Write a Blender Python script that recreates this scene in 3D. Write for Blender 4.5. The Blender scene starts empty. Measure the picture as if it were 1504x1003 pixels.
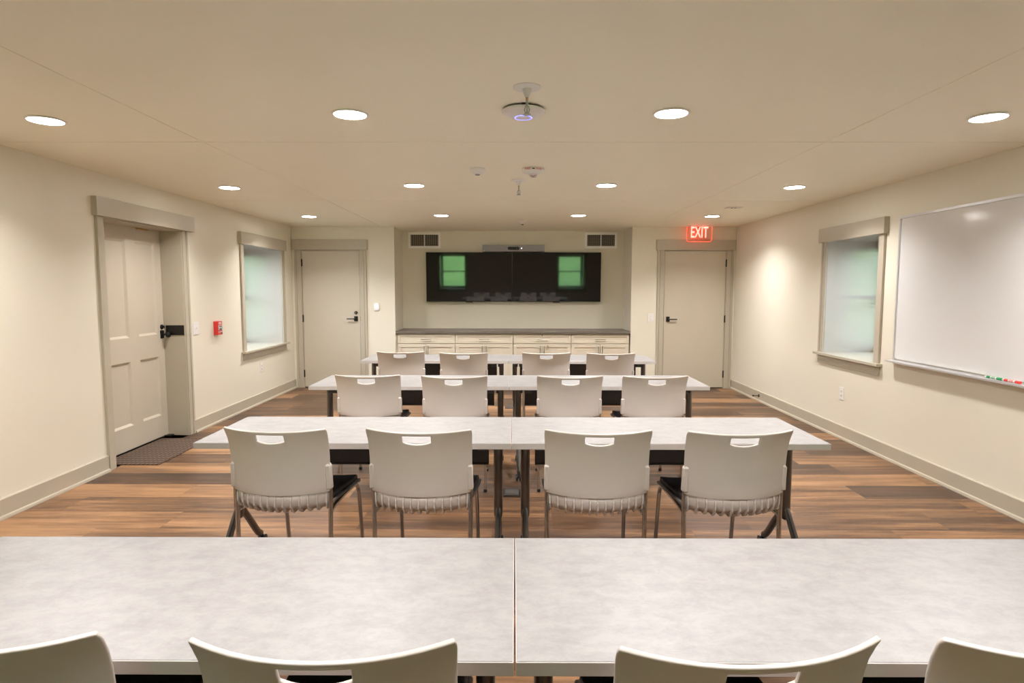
import bpy, bmesh, math, random
from mathutils import Vector, Matrix
PI = math.pi
S = bpy.context.scene
C = S.collection

# ------------------------------------------------------------------ camera
cam_d = bpy.data.cameras.new('camera'); cam = bpy.data.objects.new('camera', cam_d); C.objects.link(cam)
cam_d.sensor_width = 36.0; cam_d.lens = 905.8/1504*36.0; cam_d.clip_start = .05; cam_d.clip_end = 200
cam.matrix_world = Matrix.Translation((0, 0, 1.4703)) @ Matrix.Rotation(.0042, 4, 'Z') @ Matrix.Rotation(PI/2-.084, 4, 'X') @ Matrix.Rotation(.0011, 4, 'Z')
S.camera = cam

# ------------------------------------------------------------------ exposure / world
S.view_settings.view_transform = 'Standard'; S.view_settings.look = 'None'
S.view_settings.gamma = 1; S.view_settings.use_curve_mapping = False
S.view_settings.exposure = 1.68
LAMP = 23.0           # radiance of the downlight lenses
LAMP_COL = (1.0, .96, .965, 1)
LAMP_W = 6.4          # watts of each downlight's beam
LAMP_SPREAD = math.radians(132)
S.cycles.max_bounces = 10; S.cycles.diffuse_bounces = 6; S.cycles.glossy_bounces = 4
S.cycles.transparent_max_bounces = 12; S.cycles.sample_clamp_indirect = 6
w = bpy.data.worlds.new('sky'); S.world = w; w.use_nodes = True
nt = w.node_tree; nt.nodes.clear()
out = nt.nodes.new('ShaderNodeOutputWorld'); bg = nt.nodes.new('ShaderNodeBackground')
tc = nt.nodes.new('ShaderNodeTexCoord'); sx = nt.nodes.new('ShaderNodeSeparateXYZ'); rp = nt.nodes.new('ShaderNodeValToRGB')
nt.links.new(tc.outputs['Generated'], sx.inputs[0]); nt.links.new(sx.outputs['Z'], rp.inputs[0])
nt.links.new(rp.outputs[0], bg.inputs[0]); nt.links.new(bg.outputs[0], out.inputs[0])
rp.color_ramp.elements[0].position = 0.0; rp.color_ramp.elements[0].color = (.85, .92, 1.0, 1)
rp.color_ramp.elements[1].position = .6; rp.color_ramp.elements[1].color = (.50, .74, 1.0, 1)
bg.inputs[1].default_value = 4.2

# ------------------------------------------------------------------ materials
def lin(c):
    return tuple(((v/255)/12.92 if v/255 <= .04045 else ((v/255+.055)/1.055)**2.4) for v in c)
class NM:
    def __init__(s, name):
        s.m = bpy.data.materials.new(name); s.m.use_nodes = True; s.t = s.m.node_tree
        s.b = s.t.nodes['Principled BSDF']; s.o = s.t.nodes['Material Output']
    def n(s, typ, **kw):
        x = s.t.nodes.new(typ)
        for k, v in kw.items(): setattr(x, k, v)
        return x
    def l(s, a, b): s.t.links.new(a, b)
    def math(s, op, a, b=0.0, c=None):
        x = s.n('ShaderNodeMath', operation=op)
        for i, v in enumerate((a, b, c)):
            if v is None: continue
            if isinstance(v, (int, float)): x.inputs[i].default_value = v
            else: s.l(v, x.inputs[i])
        return x.outputs[0]
    def mix(s, f, a, b, mode='MIX'):
        x = s.n('ShaderNodeMix', data_type='RGBA', blend_type=mode)
        for i, v in ((0, f), (6, a), (7, b)):
            if isinstance(v, (int, float)): x.inputs[i].default_value = v
            elif isinstance(v, tuple): x.inputs[i].default_value = v if len(v) == 4 else (*v, 1)
            else: s.l(v, x.inputs[i])
        return x.outputs[2]
def mat(name, rgb, rough=.5, metal=0, noise=.0, scale=8, bump=0, bscale=200, spec=.5, linear=False, emit=None, estr=0, coat=0):
    k = NM(name); c = rgb if linear else lin(rgb)
    k.b.inputs['Roughness'].default_value = rough; k.b.inputs['Metallic'].default_value = metal
    k.b.inputs['Specular IOR Level'].default_value = spec; k.b.inputs['Coat Weight'].default_value = coat; k.b.inputs['Coat Roughness'].default_value = .07
    tcn = k.n('ShaderNodeTexCoord')
    nz = k.n('ShaderNodeTexNoise'); nz.inputs['Scale'].default_value = scale; nz.inputs['Detail'].default_value = 4
    k.l(tcn.outputs['Object'], nz.inputs['Vector'])
    a = tuple(max(0, v*(1-noise)) for v in c); b = tuple(min(1, v*(1+noise)) for v in c)
    k.l(k.mix(nz.outputs[0], a, b), k.b.inputs['Base Color'])
    if bump:
        n2 = k.n('ShaderNodeTexNoise'); n2.inputs['Scale'].default_value = bscale; k.l(tcn.outputs['Object'], n2.inputs['Vector'])
        bp = k.n('ShaderNodeBump'); bp.inputs['Strength'].default_value = bump; bp.inputs['Distance'].default_value = .002
        k.l(n2.outputs[0], bp.inputs['Height']); k.l(bp.outputs[0], k.b.inputs['Normal'])
    if emit:
        k.b.inputs['Emission Color'].default_value = (*emit, 1) if len(emit) == 3 else emit
        k.b.inputs['Emission Strength'].default_value = estr
    return k.m
M = {}
M['wall'] = mat('wall_paint', (.77, .725, .60), .42, noise=.02, scale=3, bump=.12, bscale=350, linear=True, spec=.35)
M['ceiling'] = mat('ceiling_paint', (.93, .89, .74), .5, noise=.02, scale=2, bump=.15, bscale=120, linear=True, spec=.3)
M['trim'] = mat('trim_paint', (.48, .43, .335), .32, noise=.02, scale=6, linear=True)
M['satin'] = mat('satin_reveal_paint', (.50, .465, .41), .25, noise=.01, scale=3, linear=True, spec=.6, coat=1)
M['door'] = mat('door_paint', (.55, .49, .385), .35, noise=.02, scale=6, linear=True)
M['cabinet'] = mat('cabinet_paint', (.70, .63, .50), .35, noise=.02, scale=6, linear=True)
M['counter'] = mat('counter_laminate', (.16, .135, .11), .35, noise=.2, scale=60, linear=True)
M['black_metal'] = mat('black_hardware', (.012, .011, .010), .35, .3, linear=True)
M['bronze'] = mat('bronze_leg_metal', (.17, .15, .135), .30, .85, noise=.05, linear=True)
M['foot'] = mat('grey_foot_metal', (.13, .125, .12), .28, .9, linear=True)
M['chrome'] = mat('chrome', (.62, .61, .60), .14, 1, linear=True)
M['steel'] = mat('brushed_nickel', (.38, .36, .34), .3, 1, linear=True)
M['plastic'] = mat('chair_shell_plastic', (.63, .572, .515), .36, noise=.02, scale=10, bump=.08, bscale=500, linear=True)
M['seat_shell'] = mat('shaded_seat_plastic', (.10, .09, .08), .4, linear=True)  # shell plastic with the shade at the seat put into its colour
M['cushion'] = mat('black_vinyl', (.012, .012, .013), .45, bump=.2, bscale=300, linear=True)
M['dark_panel'] = mat('charcoal_panel', (.06, .052, .047), .45, noise=.15, scale=30, linear=True)
M['black_plastic'] = mat('black_plastic', (.015, .015, .015), .4, linear=True)
M['white_plastic'] = mat('white_plastic', (.80, .78, .75), .35, linear=True)
M['ivory_plastic'] = mat('ivory_plastic', (.78, .74, .67), .4, linear=True)
M['white_metal'] = mat('white_metal', (.93, .91, .87), .4, linear=True)
M['sprinkler_grey'] = mat('grey_enamel', (.42, .43, .38), .4, linear=True)
M['bracket_grey'] = mat('dark_grey_casting', (.075, .073, .072), .4, linear=True)
M['aluminium'] = mat('satin_aluminium', (.72, .72, .73), .3, .6, linear=True)
M['board'] = mat('whiteboard_enamel', (.74, .735, .72), .11, linear=True)
M['red'] = mat('red_plastic', (.62, .03, .02), .35, linear=True)
M['red_ink'] = mat('red_ink', (.75, .04, .03), .5, linear=True)
M['green_ink'] = mat('green_ink', (.01, .30, .08), .5, linear=True)
M['white_ink'] = mat('white_ink', (.85, .85, .85), .5, linear=True)
M['screen'] = mat('tv_glass', (.006, .006, .006), .035, linear=True, spec=.7)
M['tv_case'] = mat('tv_case', (.01, .01, .01), .3, linear=True)
M['grey_fabric'] = mat('grey_speaker_cloth', (.33, .33, .34), .7, noise=.15, scale=400, linear=True)
M['brass'] = mat('brass', (.55, .36, .12), .3, 1, linear=True)
M['duct_dark'] = mat('duct_shade_colour', (.02, .018, .015), .8, linear=True)
M['lens'] = mat('lamp_lens', (.8, .8, .8), .5, linear=True, emit=LAMP_COL, estr=LAMP)
M['led_blue'] = mat('blue_led', (.2, .2, .8), .4, linear=True, emit=(.20, .20, 1.0), estr=.9)
M['led_white'] = mat('white_led', (.8, .8, 1), .4, linear=True, emit=(.7, .75, 1.0), estr=4)
M['exit_red'] = mat('lit_red_letters', (.9, .2, .15), .4, linear=True, emit=(1.0, .34, .28), estr=.8)
M['exit_edge'] = mat('lit_red_edge', (.9, .1, .05), .4, linear=True, emit=(1.0, .085, .04), estr=.75)
M['grass'] = mat('lawn_grass', (.42, .70, .16), .9, noise=.5, scale=1.2, bump=.6, bscale=40, linear=True)
M['window_paint'] = mat('window_frame_paint', (.75, .74, .70), .35, linear=True)

def laminate():
    k = NM('pale_stone_laminate'); t = k.n('ShaderNodeTexCoord')
    mp = k.n('ShaderNodeMapping'); mp.inputs['Scale'].default_value = (1, 1.5, 1); k.l(t.outputs['Object'], mp.inputs[0])
    def nz(s, d=8, r=.6, dist=.4):
        n = k.n('ShaderNodeTexNoise'); n.inputs['Scale'].default_value = s; n.inputs['Detail'].default_value = d
        n.inputs['Roughness'].default_value = r; n.inputs['Distortion'].default_value = dist; k.l(mp.outputs[0], n.inputs['Vector']); return n.outputs[0]
    r1 = k.n('ShaderNodeValToRGB'); k.l(nz(13, 12, .78, .2), r1.inputs[0])
    r1.color_ramp.elements[0].position = .36; r1.color_ramp.elements[0].color = (.275, .268, .257, 1)
    r1.color_ramp.elements[1].position = .60; r1.color_ramp.elements[1].color = (.345, .338, .325, 1)
    r2 = k.n('ShaderNodeValToRGB'); k.l(nz(90, 6, .75, .6), r2.inputs[0])
    r2.color_ramp.elements[0].position = .28; r2.color_ramp.elements[0].color = (.72, .71, .70, 1)
    r2.color_ramp.elements[1].position = .42; r2.color_ramp.elements[1].color = (1, 1, 1, 1)
    k.l(k.mix(.45, r1.outputs[0], r2.outputs[0], 'MULTIPLY'), k.b.inputs['Base Color'])
    k.b.inputs['Roughness'].default_value = .42
    return k.m
M['laminate'] = laminate()
M['edge_band'] = mat('edge_band', (.55, .51, .48), .4, noise=.03, linear=True)

def wood_floor():
    k = NM('wood_plank_floor'); t = k.n('ShaderNodeTexCoord'); s = k.n('ShaderNodeSeparateXYZ'); k.l(t.outputs['Object'], s.inputs[0])
    W, L = .1435*2, 1.22
    r = k.math('DIVIDE', k.math('ADD', s.outputs['Y'], .045), W); row = k.math('FLOOR', r)
    wn = k.n('ShaderNodeTexWhiteNoise', noise_dimensions='1D'); k.l(row, wn.inputs['W'])
    xx = k.math('ADD', k.math('DIVIDE', s.outputs['X'], L), k.math('MULTIPLY', wn.outputs['Value'], 1.0)); col = k.math('FLOOR', xx)
    cb = k.n('ShaderNodeCombineXYZ'); k.l(row, cb.inputs[0]); k.l(col, cb.inputs[1])
    w2 = k.n('ShaderNodeTexWhiteNoise', noise_dimensions='3D'); k.l(cb.outputs[0], w2.inputs['Vector'])
    # grain: stretched along x, offset per plank
    c2 = k.n('ShaderNodeCombineXYZ'); k.l(k.math('MULTIPLY', s.outputs['X'], .8), c2.inputs[0])
    k.l(k.math('MULTIPLY', s.outputs['Y'], 11.0), c2.inputs[1]); k.l(k.math('MULTIPLY', w2.outputs['Value'], 40), c2.inputs[2])
    def nz(sc, d, ro, di):
        n = k.n('ShaderNodeTexNoise'); n.inputs['Scale'].default_value = sc; n.inputs['Detail'].default_value = d
        n.inputs['Roughness'].default_value = ro; n.inputs['Distortion'].default_value = di; k.l(c2.outputs[0], n.inputs['Vector']); return n.outputs[0]
    g1 = nz(1.0, 5, .55, .5); g2 = nz(5.0, 8, .7, .3)
    v = k.math('ADD', k.math('ADD', k.math('MULTIPLY', g1, .95), k.math('MULTIPLY', g2, .70)), k.math('MULTIPLY', w2.outputs['Value'], .50))
    rp = k.n('ShaderNodeValToRGB'); k.l(k.math('SUBTRACT', v, .595), rp.inputs[0]); e = rp.color_ramp.elements
    e[0].position = .22; e[0].color = (.050, .027, .015, 1)
    e[1].position = .78; e[1].color = (.37, .20, .093, 1)
    a = e.new(.40); a.color = (.110, .056, .028, 1); a = e.new(.56); a.color = (.21, .108, .048, 1)
    # joints
    fy = k.math('SUBTRACT', r, row); fx = k.math('SUBTRACT', xx, col)
    j = k.math('MAXIMUM', k.math('LESS_THAN', fy, .010), k.math('LESS_THAN', fx, .0020))
    k.l(k.mix(k.math('MULTIPLY', j, .55), rp.outputs[0], (.03, .016, .01)), k.b.inputs['Base Color'])
    k.l(k.math('ADD', k.math('MULTIPLY', g2, .2), .27), k.b.inputs['Roughness'])
    bp = k.n('ShaderNodeBump'); bp.inputs['Strength'].default_value = .25; bp.inputs['Distance'].default_value = .002
    k.l(k.math('SUBTRACT', g2, k.math('MULTIPLY', j, 1.5)), bp.inputs['Height']); k.l(bp.outputs[0], k.b.inputs['Normal'])
    return k.m
M['floor'] = wood_floor()

def mat_weave():
    k = NM('brown_woven_mat'); t = k.n('ShaderNodeTexCoord')
    sp = k.n('ShaderNodeSeparateXYZ'); k.l(t.outputs['Object'], sp.inputs[0])
    ws = [k.math('SINE', k.math('MULTIPLY', sp.outputs[d], 2*PI/p)) for d, p in (('X', .075), ('Y', .12))]
    n = k.n('ShaderNodeTexNoise'); n.inputs['Scale'].default_value = 300; k.l(t.outputs['Object'], n.inputs['Vector'])
    h = k.math('ABSOLUTE', k.math('MULTIPLY', ws[0], ws[1]))
    rp = k.n('ShaderNodeValToRGB'); k.l(k.math('ADD', k.math('MULTIPLY', h, .8), k.math('MULTIPLY', n.outputs[0], .35)), rp.inputs[0])
    rp.color_ramp.elements[0].position = .15; rp.color_ramp.elements[0].color = (.030, .018, .012, 1)
    rp.color_ramp.elements[1].position = .75; rp.color_ramp.elements[1].color = (.14, .088, .055, 1)
    k.l(rp.outputs[0], k.b.inputs['Base Color']); k.b.inputs['Roughness'].default_value = .9
    bp = k.n('ShaderNodeBump'); bp.inputs['Strength'].default_value = .8; bp.inputs['Distance'].default_value = .006
    k.l(h, bp.inputs['Height']); k.l(bp.outputs[0], k.b.inputs['Normal'])
    return k.m
M['mat'] = mat_weave()

def clear_mat(name, tint=(1, 1, 1), refl=.6):
    k = NM(name); k.t.nodes.remove(k.b)
    tr = k.n('ShaderNodeBsdfTransparent'); tr.inputs[0].default_value = (*tint, 1)
    gl = k.n('ShaderNodeBsdfGlossy'); gl.inputs['Roughness'].default_value = .02
    fr = k.n('ShaderNodeFresnel'); fr.inputs[0].default_value = 1.45
    mx = k.n('ShaderNodeMixShader'); k.l(k.math('MULTIPLY', fr.outputs[0], refl), mx.inputs[0]); k.l(tr.outputs[0], mx.inputs[1]); k.l(gl.outputs[0], mx.inputs[2])
    k.l(mx.outputs[0], k.o.inputs[0]); return k.m
M['glass'] = clear_mat('window_glass', (.97, .97, .97))
M['acrylic'] = clear_mat('clear_acrylic', (.96, .93, .92), .8)
def slat_mat():
    k = NM('blind_slat_vinyl'); tl = k.n('ShaderNodeBsdfTranslucent'); tl.inputs[0].default_value = (.8, .82, .8, 1)
    mx = k.n('ShaderNodeMixShader'); mx.inputs[0].default_value = .12
    k.b.inputs['Base Color'].default_value = (.8, .8, .78, 1); k.b.inputs['Roughness'].default_value = .4
    k.l(k.b.outputs[0], mx.inputs[1]); k.l(tl.outputs[0], mx.inputs[2]); k.l(mx.outputs[0], k.o.inputs[0]); return k.m
M['slat'] = slat_mat()

# ------------------------------------------------------------------ mesh helpers
def box(bm, x0, y0, z0, x1, y1, z1, mi=0):
    v = [bm.verts.new((x, y, z)) for x in (x0, x1) for y in (y0, y1) for z in (z0, z1)]
    for q in ((0, 1, 3, 2), (4, 6, 7, 5), (0, 4, 5, 1), (2, 3, 7, 6), (0, 2, 6, 4), (1, 5, 7, 3)):
        bm.faces.new([v[i] for i in q]).material_index = mi
    return v
def lathe(bm, prof, c=(0, 0, 0), axis='z', n=24, mi=0):
    # prof: list of (r, h) along the axis
    rings = []
    for r, h in prof:
        ring = []
        for i in range(n):
            a = 2*PI*i/n; p = (r*math.cos(a), r*math.sin(a), h)
            if axis == 'y': p = (p[0], h, p[1])
            if axis == 'x': p = (h, p[0], p[1])
            ring.append(bm.verts.new((p[0]+c[0], p[1]+c[1], p[2]+c[2])))
        rings.append(ring)
    for a, b in zip(rings, rings[1:]):
        for i in range(n): bm.faces.new((a[i], a[(i+1) % n], b[(i+1) % n], b[i])).material_index = mi
    for rg in (rings[0], rings[-1]):
        bm.faces.new(rg).material_index = mi
def tube(bm, pts, r, n=10, mi=0, ry=None):
    pts = [Vector(p) for p in pts]; rings = []
    rr = r if isinstance(r, (list, tuple)) else [r]*len(pts)
    ref = None
    for i, p in enumerate(pts):
        t = (pts[min(i+1, len(pts)-1)]-pts[max(i-1, 0)]).normalized()
        if ref is None:
            ref = Vector((1, 0, 0)) if abs(t.x) < .9 else Vector((0, 1, 0))
        a = (ref - t*ref.dot(t)).normalized(); b = t.cross(a); ref = a
        k = (ry or 1.0)
        rings.append([bm.verts.new(p + a*math.cos(2*PI*j/n)*rr[i] + b*math.sin(2*PI*j/n)*rr[i]*k) for j in range(n)])
    for a, b in zip(rings, rings[1:]):
        for j in range(n): bm.faces.new((a[j], a[(j+1) % n], b[(j+1) % n], b[j])).material_index = mi
    bm.faces.new(rings[0]).material_index = mi; bm.faces.new(rings[-1]).material_index = mi
def smooth_path(pts, it=2):
    pts = [Vector(p) for p in pts]
    for _ in range(it):
        q = [pts[0]]
        for a, b in zip(pts, pts[1:]): q += [a.lerp(b, .25), a.lerp(b, .75)]
        q.append(pts[-1]); pts = q
    return pts
def prism(bm, poly, axis, a, b, mi=0):
    # poly in the two other axes (x,y,z order), extruded from a to b along axis
    def P(u, v, h):
        return {'x': (h, u, v), 'y': (u, h, v), 'z': (u, v, h)}[axis]
    A = [bm.verts.new(P(u, v, a)) for u, v in poly]; B = [bm.verts.new(P(u, v, b)) for u, v in poly]; n = len(poly)
    for i in range(n): bm.faces.new((A[i], A[(i+1) % n], B[(i+1) % n], B[i])).material_index = mi
    bm.faces.new(A).material_index = mi; bm.faces.new(B).material_index = mi
def rrect(cx, cy, w, h, r, n=5):
    p = []
    for sx_, sy_, a0 in ((1, 1, 0), (-1, 1, 90), (-1, -1, 180), (1, -1, 270)):
        for i in range(n+1):
            a = math.radians(a0+90*i/n); p.append((cx+sx_*(w/2-r)+r*math.cos(a), cy+sy_*(h/2-r)+r*math.sin(a)))
    return p
def obj(name, bm, m, parent=None, bevel=0, smooth=False, seg=2, loc=None):
    bmesh.ops.recalc_face_normals(bm, faces=bm.faces[:])
    me = bpy.data.meshes.new(name); bm.to_mesh(me); bm.free()
    for x in (m if isinstance(m, (list, tuple)) else [m]): me.materials.append(x)
    o = bpy.data.objects.new(name, me); C.objects.link(o)
    if parent: o.parent = parent
    if loc: o.location = loc
    if smooth:
        for p in me.polygons: p.use_smooth = True
        me.set_sharp_from_angle(angle=math.radians(38))
    if bevel:
        b = o.modifiers.new('bevel', 'BEVEL'); b.width = bevel; b.segments = seg; b.limit_method = 'ANGLE'; b.angle_limit = math.radians(40)
        b.harden_normals = False
    return o
def bx(name, m, parent, *c, bevel=0):
    bm = bmesh.new(); box(bm, *c); return obj(name, bm, m, parent, bevel)
def empty(name, loc=(0, 0, 0), rz=0):
    o = bpy.data.objects.new(name, None); o.empty_display_size = .1; C.objects.link(o); o.location = loc; o.rotation_euler = (0, 0, rz); return o
def tag(o, label=None, cat=None, group=None, kind=None):
    if label: o['label'] = label
    if cat: o['category'] = cat
    if group: o['group'] = group
    if kind: o['kind'] = kind
    return o
KIDS = {}
def copy_tree(o, parent=None):
    c = o.copy(); C.objects.link(c)
    if parent: c.parent = parent
    for ch in [x for x in C.objects if x.parent == o]: copy_tree(ch, c)
    return c
def text_mesh(bm, s, size, T, depth=.001, xs=1.0, mi=0, off=0):
    cu = bpy.data.curves.new('t', 'FONT'); cu.body = s; cu.size = size; cu.extrude = depth; cu.offset = off; cu.align_x = 'CENTER'; cu.align_y = 'CENTER'
    o = bpy.data.objects.new('t', cu); C.objects.link(o)
    dg = bpy.context.evaluated_depsgraph_get(); me = bpy.data.meshes.new_from_object(o.evaluated_get(dg))
    me.transform(T @ Matrix.Diagonal((xs, 1, 1, 1))); n0 = len(bm.faces); bm.from_mesh(me); bm.faces.ensure_lookup_table()
    for f in bm.faces[n0:]: f.material_index = mi
    bpy.data.objects.remove(o); bpy.data.curves.remove(cu); bpy.data.meshes.remove(me)

# ------------------------------------------------------------------ room shell
XL, XR, YB, YF, H = -3.29, 3.25, 9.16, -1.7, 2.39
AX0, AX1, AD = -1.775, 1.725, .66          # alcove
D_OUT = .64                                  # depth of the window recesses
def wall_cells(u0, u1, z0, z1, holes):
    us = sorted({u0, u1, *[h[0] for h in holes], *[h[1] for h in holes]}); r = []
    for a, b in zip(us, us[1:]):
        hs = sorted([h for h in holes if h[0] <= a+1e-6 and h[1] >= b-1e-6], key=lambda h: h[2]); z = z0
        for h in hs:
            if h[2] > z+1e-6: r.append((a, b, z, h[2]))
            z = h[3]
        if z < z1-1e-6: r.append((a, b, z, z1))
    return r
D1 = (4.955, 6.135, 0, 2.045)              # door opening left wall
WL = (7.50, 8.725, .715, 2.015)            # window left
WR = (5.545, 6.475, .815, 1.965)
TH = .72
bm = bmesh.new()
for a, b, z0, z1 in wall_cells(YF-.3, YB+.9, -.05, H+.1, [D1, WL]): box(bm, XL-TH, a, z0, XL, b, z1)
tag(obj('wall_left', bm, M['wall']), 'cream painted left wall with door and window recess', 'wall', kind='structure')
bm = bmesh.new()
for a, b, z0, z1 in wall_cells(YF-.3, YB+.9, -.05, H+.1, [WR]): box(bm, XR, a, z0, XR+TH, b, z1)
tag(obj('wall_right', bm, M['wall']), 'cream painted right wall behind the whiteboard', 'wall', kind='structure')
bm = bmesh.new()
DL = (-3.155, -2.285); DR = (2.2, 3.125)
for a, b, z0, z1 in wall_cells(XL, XR, -.05, H+.1, [(DL[0], DL[1], 0, 2.05), (DR[0], DR[1], 0, 2.05), (AX0, AX1, -.05, H+.1)]): box(bm, a, YB, z0, b, YB+AD, z1)
box(bm, XL, YB+AD, -.05, XR, YB+AD+.12, H+.1)
tag(obj('wall_back', bm, M['wall']), 'cream far wall with the alcove between two doors', 'wall', kind='structure')
RW = [(-2.55, -1.70, .82, 1.965), (1.50, 2.35, .82, 1.965)]
bm = bmesh.new()
for a, b, z0, z1 in wall_cells(XL, XR, -.05, H+.1, RW): box(bm, a, YF-TH, z0, b, YF, z1)
tag(obj('wall_front', bm, M['wall']), 'cream wall behind the viewer with two windows', 'wall', kind='structure')
bx('floor', M['floor'], None, XL-TH, YF-.3, -.1, XR+TH, YB+AD+.1, 0)
tag(C.objects['floor'], 'brown wood plank floor', 'floor', kind='structure')
# ceiling: boards with narrow seams
bm = bmesh.new(); g = .0022
xs = [XL-.1, -1.955, 1.94, XR+.1]; ys = [YF-.1, 1.45, 3.95, 6.50, YB+AD+.1]
for i in range(3):
    for j in range(4):
        box(bm, xs[i]+g, ys[j]+g*1.6, H, xs[i+1]-g, ys[j+1]-g*1.6, H+.02)
box(bm, XL-TH, YF-.3, H+.02, XR+TH, YB+AD+.1, H+.12)
tag(obj('ceiling', bm, M['ceiling'], bevel=0), 'tan painted board ceiling with thin seams', 'ceiling', kind='structure')
# outside
bm = bmesh.new(); box(bm, -40, -9, -.7, XL-TH-.02, 40, -.6); box(bm, XR+TH+.02, -9, -.7, 40, 40, -.6); box(bm, XL-TH-.02, -9, -.7, XR+TH+.02, YF-TH-.02, -.6)
tag(obj('added_ground', bm, mat('neutral_ground_grey', (.26, .27, .25), .9, noise=.3, scale=60, linear=True)), 'added unseen grey ground beside the building, neutral for the window light', 'ground', kind='structure')  # unseen ground added in grey to keep the window light neutral
bm = bmesh.new()
v = [bm.verts.new(p) for p in ((-30, -9, -.6), (30, -9, -.6), (30, -30, 9), (-30, -30, 9), (-30, -30, -.6), (30, -30, -.6))]
for q in ((0, 1, 2, 3), (3, 2, 5, 4), (0, 3, 4), (1, 5, 2)): bm.faces.new([v[i] for i in q])
tag(obj('lawn', bm, M['grass']), 'green grass outside the windows', 'grass', kind='stuff')

# baseboards: board + cap + shoe moulding
def baseboard(side, a, b, name):
    pr = [(0, 0), (.030, 0), (.030, .008), (.026, .020), (.015, .024), (.015, .128), (.008, .136), (0, .136)]
    bm = bmesh.new()
    if side == 'l': prism(bm, [(XL+u, v) for u, v in pr], 'y', a, b)
    if side == 'r': prism(bm, [(XR-u, v) for u, v in pr], 'y', a, b)
    if side == 'b': prism(bm, [(YB-u, v) for u, v in pr], 'x', a, b)
    if side == 'f': prism(bm, [(YF+u, v) for u, v in pr], 'x', a, b)
    return tag(obj(name, bm, M['trim']), None, 'baseboard', kind='structure')
for s, a, b, n, l in (('l', YF, 4.87, 'baseboard_left', 'tan baseboard of the left wall, nearer than the panelled door'), ('l', 6.225, YB, 'baseboard_left.001', 'tan baseboard of the left wall under the window'),
                   ('r', YF, YB, 'baseboard_right', 'tan baseboard of the right wall'), ('b', -2.19, AX0, 'baseboard_back', 'tan baseboard left of the alcove'),
                   ('b', AX1, 2.105, 'baseboard_back.001', 'tan baseboard right of the alcove'), ('f', XL+.03, XR-.03, 'baseboard_front', 'tan baseboard of the wall behind the viewer')):
    o = baseboard(s, a, b, n); o['label'] = l

# casing helpers. Frame works in local coords: u along wall, z up, d out of the wall; map() places it
def mapper(side):
    if side == 'l': return lambda u, d, z: (XL+d, u, z)
    if side == 'r': return lambda u, d, z: (XR-d, u, z)
    if side == 'b': return lambda u, d, z: (u, YB-d, z)
    if side == 'f': return lambda u, d, z: (u, YF+d, z)
def mbox(bm, f, u0, d0, z0, u1, d1, z1, mi=0):
    a = f(u0, d0, z0); b = f(u1, d1, z1)
    return box(bm, *[min(p, q) for p, q in zip(a, b)], *[max(p, q) for p, q in zip(a, b)], mi)
def casing_bm(f, u0, u1, z0, z1, outer):
    # stepped casing between u0..u1, outer = side with the thick back band (-1 / +1)
    bm = bmesh.new(); w = u1-u0
    def seg(a, b, d):
        if outer > 0: aa, bb = u0+a*w, u0+b*w
        else: aa, bb = u1-b*w, u1-a*w
        mbox(bm, f, aa, -.001, z0, bb, d, z1)
    seg(0, .62, .016); seg(.62, .70, .012); seg(.70, 1, .022)
    return bm
def header_bm(f, u0, u1, z0, z1, d=.034):
    bm = bmesh.new(); mbox(bm, f, u0, -.001, z0, u1, d, z1); return bm

# ---------------- door 1: four panelled door in the left wall
f = mapper('l')
XD = -3.50
door = empty('door_1', (XD, 5.54, 0)); tag(door, 'tan four-panel door set deep in the left wall', 'door', kind='structure')
def to_local(o, root): o.location = -Vector(root.location); return o
def rel(o, root):
    o.parent = root; o.matrix_parent_inverse = Matrix.Translation(-Vector(root.location)); return o
y0, y1 = 4.965, 6.128
bm = bmesh.new()
# slab face: stiles, rails at +0, panels recessed
py = [(5.09, 5.585), (5.735, 6.035)]; pz = [(.225, .81), (1.03, 1.91)]
py = [(5.13, 5.575), (5.72, 6.02)]
box(bm, XD-.045, y0, .012, XD-.018, y1, 2.037)
for a, b in ((y0, py[0][0]), (py[0][1], py[1][0]), (py[1][1], y1)): box(bm, XD-.018, a, .012, XD, b, 2.037)
for a, b in ((.012, pz[0][0]), (pz[0][1], pz[1][0]), (pz[1][1], 2.037)):
    for c, d in py: box(bm, XD-.018, c, a, XD, d, b)
for c, d in py:
    for a, b in pz:  # sloped sticking and flat field
        k = .020
        vs = [bm.verts.new(p) for p in ((XD, c, a), (XD, d, a), (XD, d, b), (XD, c, b), (XD-.017, c+k, a+k), (XD-.017, d-k, a+k), (XD-.017, d-k, b-k), (XD-.017, c+k, b-k))]
        for i in range(4): bm.faces.new((vs[i], vs[(i+1) % 4], vs[4+(i+1) % 4], vs[4+i]))
        bm.faces.new(vs[4:])
rel(obj('door_panel', bm, M['door']), door)
bm = bmesh.new()  # jamb lining
box(bm, XL-.30, 4.955, 0, XL+.001, 4.968, 2.045); box(bm, XL-.30, 6.124, 0, XL+.001, 6.136, 2.045); box(bm, XL-.30, 4.955, 2.035, XL+.001, 6.136, 2.046)
rel(obj('jamb', bm, M['trim']), door)
rel(bx('door_gap_shade', M['black_metal'], None, XD-.10, 4.968, 0, XD-.002, 6.124, .010), door)  # black strip standing in for the dark gap under the door
rel(obj('casing', casing_bm(f, 4.875, 4.960, 0, 2.045, -1), M['trim'], bevel=.002), door)
rel(obj('casing', casing_bm(f, 6.130, 6.215, 0, 2.045, 1), M['trim'], bevel=.002), door)
rel(obj('header', header_bm(f, 4.845, 6.315, 2.045, 2.192, .045), M['trim'], bevel=.002), door)
rel(bx('light_blocker', M['trim'], None, XL-TH+.01, 4.96, 0, XL-TH+.04, 6.13, 2.04), door)  # unseen panel added behind the door to stop light leaking in
bm = bmesh.new(); box(bm, XD, 6.06, .985, XD+.008, 6.115, 1.065)
k = obj('knob_rose', bm, M['black_metal'], bevel=.002); rel(k, door)
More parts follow.
